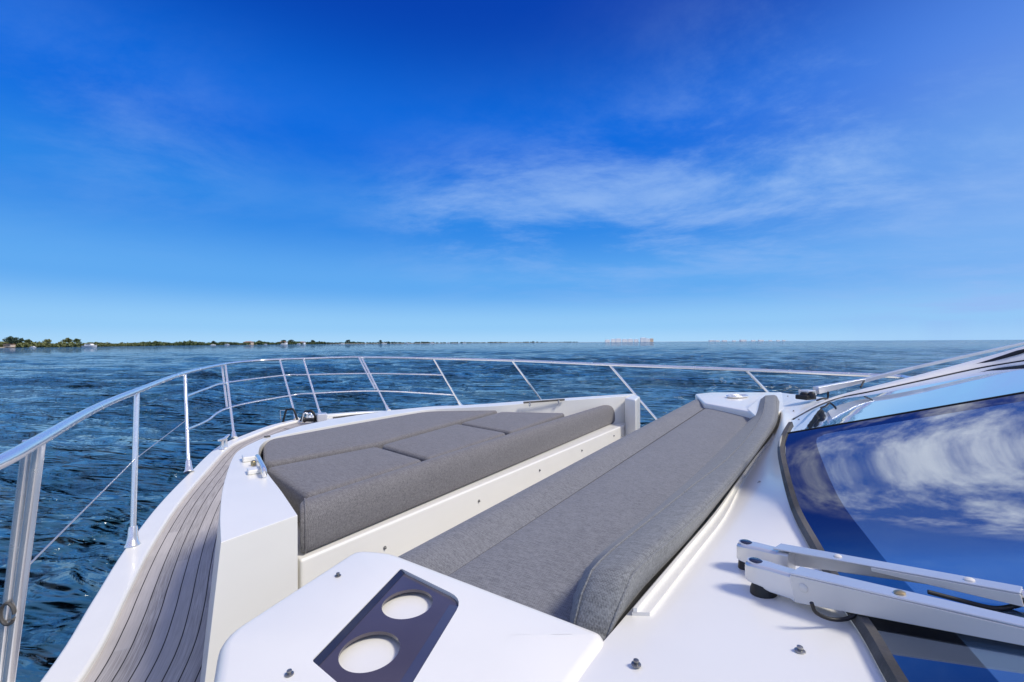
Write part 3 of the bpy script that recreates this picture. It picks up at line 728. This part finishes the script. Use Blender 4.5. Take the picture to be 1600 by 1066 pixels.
for (x0, y0, x1, y1, wd) in ((1441, 593.5, 1612, 544, .030), (1475, 587, 1612, 553, .014)):
    pts = [D(x0 + (x1 - x0) * t, y0 + (y1 - y0) * t + 3 * math.sin(t * math.pi), fd_(x0 + (x1 - x0) * t) + .05) for t in np.linspace(0, 1, 9)]
    mb.tube(pts, [.004] + [wd * .5] * 7 + [.005], 6)
mb.build('blade', M_black, w2)

# ------------------------------------------------------------------ cushions
HC = .465
def cushion(name, pts, label, h=HC, th=.11, bev=.018, puff=.004, r=.03, m=M_fab):
    P = [Q(*a, h) for a in pts]; c = sum(P, Vector()) / len(P); c.z = CAMZ - h - th
    mb = slab([p for p in P], th, bev, puff, r); mb.v = [tuple(Vector(v) - c) for v in mb.v]
    o = mb.build(name, m, smooth=True); o.location = c; tag(o, label, 'cushion'); return o
GRP = 'grey sunpad cushions'
c_f = cushion('sunpad_cushion', [(413, 724.3), (411, 694), (420, 686), (540, 664), (676, 640.5), (720, 639.8), (781, 640.6), (713, 658.3), (588, 692.5)], 'long grey sunpad cushion along the front edge nearest the bow', r=.05)
c_a = cushion('sunpad_cushion', [(415, 730), (588, 696.8), (663, 718.2), (478, 773)], 'grey square sunpad cushion at the port corner beside the chrome grab handle')
c_b = cushion('sunpad_cushion', [(594, 695), (714, 661.6), (793, 676), (669, 716.3)], 'grey sunpad cushion in the middle of the row, between two diagonal seams')
c_c = cushion('sunpad_cushion', [(719, 660.6), (783, 643), (884, 645), (798, 675)], 'grey sunpad cushion tucked against the white starboard coaming')
for o in (c_f, c_a, c_b, c_c): o['group'] = GRP
# thick bolster along the aft edge of the sunpad
def profile(corners, rad, seg=5): return rounded(corners, rad, seg, .62 if max(rad) > .08 else .45)
def sweep_quad(rows, radii, npts, capr=.03, n=10):
    """rows: four curves (lists of points) = corners of a section; swept with rounded ends"""
    cs = [resamp(crom(r, 8), npts) for r in rows]; rings = []
    tot = sum((cs[0][i + 1] - cs[0][i]).length for i in range(npts - 1))
    for i in range(npts):
        rings.append(profile([c[i] for c in cs], radii))
    def capring(r, d, k):
        cen = sum(r, Vector()) / len(r); return [cen + (p - cen) * k + d for p in r]
    d0 = (rings[0][0] - rings[1][0]).normalized(); d1 = (rings[-1][0] - rings[-2][0]).normalized()
    pre = []; post_ = []
    for a in (80, 60, 40, 20):
        k = 1 - (1 - math.cos(R_(a))) * .22; pre.append(capring(rings[0], d0 * capr * math.sin(R_(a)), k)); post_.append(capring(rings[-1], d1 * capr * math.sin(R_(a)), k))
    mb = MB(); mb.rings(pre + rings + post_[::-1], True, True); return mb, cs
def place(mb, name, m, loc, parent=None, local=None):
    mb.v = [tuple(Vector(v) - loc) for v in mb.v]; o = mb.build(name, m, parent)
    if parent is None: o.location = loc
    return o
bfb0 = Q(484, 868, .60); bft0 = atz(bfb0, .452); bbk0 = Q(482, 775, .462); bbb0 = atz(bbk0, .585)
bfb1 = Q(974, 657, .60); bft1 = atz(Q(974, 657, .60), .455); bbk1 = atz(bft1 + (bbk0 - bft0), .462); bbb1 = atz(bbk1, .585)
def line4(a, b_, dz=0): return [a.lerp(b_, t / 5) + UP * (dz * math.sin(math.pi * t / 5)) for t in range(6)]
mb, cs = sweep_quad([line4(bfb0, bfb1), line4(bft0, bft1, .006), line4(bbk0, bbk1, .004), line4(bbb0, bbb1)], [.035, .088, .03, .01], 30, .028)
loc = atz(bfb0.lerp(bbb1, .5), .6)
bol = empty('sunpad_bolster', loc); tag(bol, 'long grey rounded bolster with piping along the aft edge of the sunpad', 'bolster')
place(mb, 'bolster_body', M_fab, loc, bol)
mb = MB(); e0 = profile([c[0] for c in cs], [.035, .088, .03, .01]); e0 = [p + (bfb0 - bfb1).normalized() * .012 for p in e0]
mb.tube(e0 + [e0[0]], .0025, 6, False); place(mb, 'piping', M_fab, loc, bol)

# sofa seat
loc = Q(900, 800, .6); sofa = empty('sofa_seat_cushion', loc); tag(sofa, 'long grey sofa seat cushion with a front roll, between the sunpad and the curved backrest', 'cushion')
hs_ = .488
f0 = Q(600, 868, hs_); f1 = Q(1082, 623.5, hs_); k1 = Q(1107, 632.5, hs_); k0 = Q(688, 901, hs_)
fm0 = atz(f0.lerp(k0, .42), .466); fm1 = atz(f1.lerp(k1, .42), .472); fe0 = atz(f0, .505); fe1 = atz(f1, .500)
mb, cs = sweep_quad([line4(atz(f0, .60), atz(f1, .60)), line4(fe0, fe1, .004), line4(fm0, fm1, .004), line4(atz(k0, .504), atz(k1, .502)), line4(atz(k0, .61), atz(k1, .61))], [.02, .04, .06, .006, .01], 34, .02)
place(mb, 'front_roll', M_fab2, loc, sofa)
hs_ = .497
mb = MB(); mb.tube([p - UP * .001 for p in line4(atz(k0, .499), atz(k1, .497))], .0028, 6); place(mb, 'seam', M_seam, loc, sofa)
s0 = Q(689.5, 901.5, hs_); s1 = Q(1108.5, 632.8, hs_); s2 = Q(1172, 645, hs_)
bk = [Q(1166, 655, hs_), Q(1130, 690, hs_), Q(1064, 752, hs_), Q(1003, 806, hs_), Q(925, 862, hs_), Q(930, 985, hs_)]
a_l = resamp([s0, s1], 30); b_l = resamp(crom([Q(935, 995, hs_), Q(1000, 905, hs_), Q(1075, 790, hs_), Q(1140, 715, hs_), Q(1172, 668, hs_), s2], 6), 30)
mb = MB(); rs = [[up(p, -.1) for p in a_l], [up(p, -.008) for p in a_l]]
for t, z in ((.02, -.001), (.06, .003), (.2, .006), (.5, .006), (.8, .003), (.97, 0), (1, -.008)): rs.append([p.lerp(q, t) + UP * z for p, q in zip(a_l, b_l)])
rs.append([up(q, -.1) for q in b_l]); mb.rings(rs, closed=False)
n_ = len(a_l); mb.f.append(tuple(n_ * k for k in range(len(rs)))); mb.f.append(tuple(n_ * k + n_ - 1 for k in range(len(rs))))
place(mb, 'seat_panel', M_fab2, loc, sofa)

# curved backrest
r_in = [(885, 985, .51), (890, 912, .525), (916, 871, .525), (985, 818, .525), (1050, 762, .525), (1124, 694, .525), (1164, 657, .525), (1180, 628, .5)]
r_t1 = [(893, 978, .462), (913, 905, .40), (943, 868, .398), (1000, 822, .392), (1076, 762, .392), (1150, 703, .395), (1190, 650, .395), (1196, 618, .40)]
r_t2 = [(956, 996, .462), (986, 908, .39), (1006, 876, .385), (1064, 828, .385), (1132, 764, .385), (1186, 701, .39), (1213, 650, .395), (1213, 617, .40)]
r_ob = [(938, 1010, .48), (1003, 928, .455), (1034, 894, .455), (1084, 838, .455), (1140, 765, .455), (1188, 703, .455), (1214, 664, .455), (1219, 630, .455)]
rows = []
for r in (r_in, r_t1, r_t2, r_ob): rows.append([Q(*a) for a in r])
# deepen the inner and outer lower edges
rows[0] = [up(p, -.012) for p in rows[0]]
loc2 = atz(rows[0][3], .52)
br = empty('backrest_cushion', loc2); tag(br, 'curved grey woven backrest with two pale stitched seams, beside the cabin top', 'cushion')
mb, cs = sweep_quad(rows, [.02, .03, .03, .02], 60, .016)
place(mb, 'backrest_body', M_fab3, loc2, br)
for j, off in ((1, .006), (2, .006)):
    secs = [profile([c[i] for c in cs], [.02, .03, .03, .02]) for i in range(60)]
    k = j * 6 + 2 + (1 if j == 2 else 0)
    pts = []
    for i in range(60):
        s = secs[i]; cen = sum(s, Vector()) / len(s); pts.append(s[k] + (s[k] - cen).normalized() * .0006)
    mb = MB(); 
    for i in range(59):
        a, b_ = pts[i], pts[i + 1]; L_ = (b_ - a).length; n = max(1, int(L_ / .011))
        for q in range(n): mb.tube([a.lerp(b_, (q + .08) / n), a.lerp(b_, (q + .90) / n)], .0014, 5)
    place(mb, 'stitching', M_stitch, loc2, br)
    mb = MB(); mb.tube(pts, .0022, 6); place(mb, 'seam', M_fab3, loc2, br)

# ------------------------------------------------------------------ far shore
M_leaf = simple('shore_foliage', (.085, .12, .045), .8, var=.5); M_leaf2 = simple('dark_foliage', (.045, .08, .05), .8, var=.5); M_leaf3 = simple('olive_foliage', (.15, .17, .06), .8, var=.5)
M_bark = simple('bark', (.14, .11, .08), .9); M_sand = simple('shore_sand', (.42, .38, .30), .9, var=.2); M_wall = simple('white_render', (.90, .94, .98), .7); M_wall2 = simple('peach_render', (.70, .55, .42), .7)
M_roof = simple('terracotta_roof', (.32, .17, .10), .8); M_win = simple('dark_window', (.04, .05, .06), .2); M_boat = simple('boat_white', (.82, .82, .82), .3)
def sp(x, r): # point on the water at pixel column x, distance r (ahead)
    return Vector(((x - 800) / FPX * r, r, 0))
SH = [(-160, 470, 12), (-60, 490, 11), (0, 505, 10), (60, 560, 9), (120, 640, 9.5), (200, 850, 10), (280, 1080, 11), (350, 1300, 11), (430, 1650, 13), (500, 2000, 15), (600, 2500, 15), (700, 3000, 12), (760, 3500, 12), (830, 4300, 14), (900, 5200, 12), (1000, 6500, 12), (1110, 8000, 12), (1240, 9500, 10)]
fr_ = [sp(x, r) for x, r, h in SH]; bk_ = [sp(x, r * 1.25 + 60) for x, r, h in SH]
mb = MB(); mb.rings([[up(p, -.3) for p in fr_], [up(p, .5) + (q - p).normalized() * 6 for p, q in zip(fr_, bk_)], [up(p, 1.6) + (q - p).normalized() * 25 for p, q in zip(fr_, bk_)], [up(q, 2) for q in bk_]], closed=False)
tag(mb.build('shoreline', M_sand), kind='structure')
def shp(x):
    for (x0, r0, h0), (x1, r1, h1) in zip(SH, SH[1:]):
        if x0 <= x <= x1: f = (x - x0) / (x1 - x0); return sp(x, r0 + (r1 - r0) * f), h0 + (h1 - h0) * f, r0 + (r1 - r0) * f
rnd = random.Random(5)
def clump(mb, c, r, n, flat=.8):
    for _ in range(n):
        d = Vector((rnd.gauss(0, 1), rnd.gauss(0, 1), rnd.gauss(0, 1))).normalized(); rr_ = r * rnd.uniform(.45, 1.0)
        p = Vector(c) + Vector((d.x * rr_, d.y * rr_, d.z * rr_ * flat)); s = r * rnd.uniform(.22, .42)
        a = Vector((rnd.gauss(0, 1), rnd.gauss(0, 1), rnd.gauss(0, 1))).normalized(); b_ = a.orthogonal().normalized(); c_ = a.cross(b_)
        mb.add([p + b_ * s, p + c_ * s, p - b_ * s * .8, p - c_ * s * .9], [(0, 1, 2, 3)])
def wood(name, x0, x1, step, m, hs_, seedh, rows_=3):
    mb = MB(); x = x0
    while x < x1:
        p, h, r = shp(x)
        for k in range(rows_):
            hh = h * hs_ * rnd.uniform(.6, 1.0) * (1 + .18 * math.sin(x * .11 + seedh)); q = p + Vector((rnd.uniform(-1, 1) * r * .006, 14 + k * 9 + rnd.uniform(0, 6), 0)) * 1.0
            rad = hh * .5
            clump(mb, up(q, hh * .42), rad * rnd.uniform(.9, 1.4), 34, .8)
        x += step * rnd.uniform(.6, 1.3)
    o = mb.build(name, m, smooth=False, recalc=False); tag(o, kind='stuff'); return o
tag(wood('mangrove_wood', -150, 240, 1.8, M_leaf3, .72, 0), 'low olive green mangrove wood along the nearest shore at the far left', 'woodland')
tag(wood('shore_wood', 190, 500, 1.5, M_leaf, .95, 2), 'green shoreline wood in the left middle distance behind the anchored boats', 'woodland')
tag(wood('far_wood', 430, 900, 1.6, M_leaf2, .85, 4, 2), 'dark thin line of trees on the distant shore above the middle of the bow rail', 'woodland')
tag(wood('horizon_wood', 900, 1235, 2.2, M_leaf2, .35, 4, 2), 'faint low tree line on the horizon under the white buildings', 'woodland')
def tree(x, h, label, m, wid=.42, back=8):
    p, _, r = shp(x); p = p + Vector((0, back, .5)); t = empty('shore_tree', p); tag(t, label, 'tree', 'trees standing above the shoreline wood')
    mb = MB(); mb.tube([Vector((0, 0, -.3)), Vector((.02 * h, 0, h * .35)), Vector((-.01 * h, 0, h * .7))], [h * .03, h * .022, h * .01], 7); 
    for a in range(4): mb.tube([Vector((0, 0, h * .45)), Vector((math.cos(a * 1.6) * h * .2, math.sin(a * 1.6) * h * .2, h * (.66 + .05 * a)))], [h * .012, h * .005], 5)
    mb.build('trunk', M_bark, t)
    mb = MB()
    for _ in range(20):
        c = Vector((rnd.uniform(-1, 1) * h * wid * .7, rnd.uniform(-1, 1) * h * wid * .7, h * rnd.uniform(.5, .9))); clump(mb, c, h * rnd.uniform(.14, .24), 26)
    mb.build('crown', m, t, smooth=False, recalc=False)
TREES = [(4, 14, 'tallest dark tree at the left edge of the far shore', M_leaf2), (16, 12, 'dark tree second from the left edge of the far shore', M_leaf2), (32, 10.5, 'small round tree beside the tall pair on the far left shore', M_leaf),
 (64, 11.5, 'olive tree on the left shore behind the small white boat', M_leaf3), (97, 14, 'pointed green tree standing above the wood left of the white cruiser', M_leaf3), (112, 12.5, 'broad green tree just left of the white cruiser', M_leaf),
 (322, 18, 'tree rising over the shore wood behind the paired rail posts', M_leaf2), (397, 22, 'dark tree poking above the wood over the left bow rail', M_leaf2), (437, 25, 'first of the tall dark trees on the distant bow shore', M_leaf2),
 (448, 27, 'tall dark distant tree right beside the first one over the bow', M_leaf2), (484, 27, 'broad dark distant tree above the sixth rail post', M_leaf2), (540, 30, 'distant dark tree right of the anchor gear', M_leaf2), (592, 29, 'farthest right dark tree on the bow shore', M_leaf2)]
for x, h, l, m in TREES: tree(x, h * (.68 if x > 300 else .9), l, m, .55 if h > 20 else .42, 30 if x > 300 else 8)
def house(x, w_, h, label, m, back=10, roof=True, dist=None, name='house', cat='house', grp=None, z=.5):
    p, _, r = shp(x); p = p + Vector((0, back, z)); t = empty(name, p); tag(t, label, cat, grp)
    mb = MB(); mb.box((0, 0, h / 2), w_, w_ * .6, h); mb.build('wall', m, t, smooth=False)
    if roof:
        mb = MB(); mb.add([(-w_ * .55, -w_ * .35, h), (w_ * .55, -w_ * .35, h), (w_ * .55, w_ * .35, h), (-w_ * .55, w_ * .35, h), (-w_ * .3, 0, h * 1.4), (w_ * .3, 0, h * 1.4)], [(0, 1, 5, 4), (1, 2, 5), (2, 3, 4, 5), (3, 0, 4), (3, 2, 1, 0)]); mb.build('roof', M_roof, t, smooth=False)
    else:
        mb = MB(); mb.box((0, 0, h + h * .03), w_ * .5, w_ * .3, h * .08); mb.build('roof', m, t, smooth=False)
    nf = max(1, int(h / (3.5 if roof else 6)))
    for f in range(nf):
        mb = MB(); mb.box((0, -w_ * .3 - .04, h * (f + .55) / nf), w_ * .8, .1, h / nf * (.3 if roof else .06)); mb.build('window_band', M_win, t, smooth=False)
house(10, 9, 3.2, 'low tan house under the tallest trees at the far left', M_wall2, 3); house(24, 12, 3.2, 'long pinkish house on the shore left of the small boat', M_wall2, 3); house(48, 12, 3.6, 'pale yellow roofed house directly behind the small white boat', M_wall, 3)
house(386, 26, 8, 'pale house among the trees in the middle of the left shore', M_wall2, 8); house(440, 30, 8, 'white shore house left of the two tall dark trees', M_wall, 8); house(470, 26, 8, 'white shore house below the gap between dark trees', M_wall, 8)
for i, (x, w_, h, l) in enumerate([(950, 60, 34, 'leftmost low white block of the skyline on the horizon'), (959, 55, 44, 'second white block from the left on the horizon skyline'), (967, 70, 50, 'white block with flat top left of the skyline centre'), (977, 70, 42, 'low white block at the centre of the skyline'), (986, 70, 46, 'white block just left of the tallest tower'), (995, 60, 42, 'small white block touching the tall tower'), (1006, 80, 66, 'tallest white tower of the horizon skyline'), (1013, 60, 54, 'white tower right beside the tallest one'), (1019, 50, 52, 'rightmost peach tinted tower of the skyline')]):
    house(x, w_, h * .92, l, M_wall if i != 8 else M_wall2, 30, False, name='apartment_tower', cat='building', grp='white towers on the horizon', z=2)
for i, (x, w_, h) in enumerate([(1113, 90, 24), (1122, 70, 20), (1133, 80, 22), (1148, 60, 18), (1162, 110, 30), (1178, 70, 22), (1190, 90, 26), (1205, 60, 18), (1217, 60, 20), (1226, 60, 20)]):
    house(x, w_, h, ['first', 'second', 'third', 'fourth', 'fifth and widest', 'sixth', 'seventh', 'eighth', 'ninth', 'last'][i] + ' pale block from the left in the distant row above the sofa end', M_wall, 30, False, name='waterfront_block', cat='building', grp='pale blocks along the horizon', z=2)
def boat(x, r, L_, label, rot=0.0):
    p = sp(x, r); t = empty('motorboat', p); t.rotation_euler.z = rot; tag(t, label, 'boat', 'white boats off the far shore'); h = L_ * .1; mb = MB(); rs = []
    for f, w_, z in ((-.5, .13, 0), (-.2, .15, 0), (.2, .13, .1), (.4, .07, .3), (.5, .005, .5)):
        rs.append([Vector((f * L_, w_ * L_, h * (1 + z))), Vector((f * L_ * .95, w_ * L_ * .7, -.2)), Vector((f * L_ * .95, -w_ * L_ * .7, -.2)), Vector((f * L_, -w_ * L_, h * (1 + z)))])
    mb.rings(rs, True, True); mb.build('hull', M_boat, t, bevel=0)
    mb = MB(); mb.prism([Vector((-.25 * L_, .1 * L_, h * 2.1)), Vector((.1 * L_, .08 * L_, h * 2.1)), Vector((.1 * L_, -.08 * L_, h * 2.1)), Vector((-.25 * L_, -.1 * L_, h * 2.1))], bottom=[Vector((-.3 * L_, .11 * L_, h)), Vector((.25 * L_, .08 * L_, h)), Vector((.25 * L_, -.08 * L_, h)), Vector((-.3 * L_, -.11 * L_, h))]); mb.build('cabin', M_boat, t, smooth=False)
    mb = MB(); mb.box((-.05 * L_, 0, h * 1.75), .28 * L_, .205 * L_, h * .3); mb.build('window_band', M_win, t, smooth=False)
for a in [(141, 470, 19, 'white cabin cruiser anchored off the left shore, the largest distant boat'), (52, 470, 8, 'small white boat off the left shore left of the cruiser'), (333, 1050, 12, 'small white boat behind the upper rail left of the paired posts'), (355, 1150, 16, 'white boat directly above the paired rail posts'), (415, 1400, 14, 'white boat left of the fifth rail post'), (443, 1450, 20, 'white boat above the top of the fifth rail post'), (467, 1500, 18, 'white boat above the sixth rail post'), (535, 1800, 20, 'white boat left of the second paired rail posts'), (600, 1900, 24, 'white boat right of the second paired rail posts'), (636, 2000, 20, 'lone white boat between the rail posts right of the bow'), (675, 2300, 24, 'white boat above the eighth rail post'), (700, 2500, 20, 'second last white boat toward the open water'), (725, 2600, 22, 'farthest right white boat before open water')]: boat(*a, rot=rnd.uniform(-.4, .4))
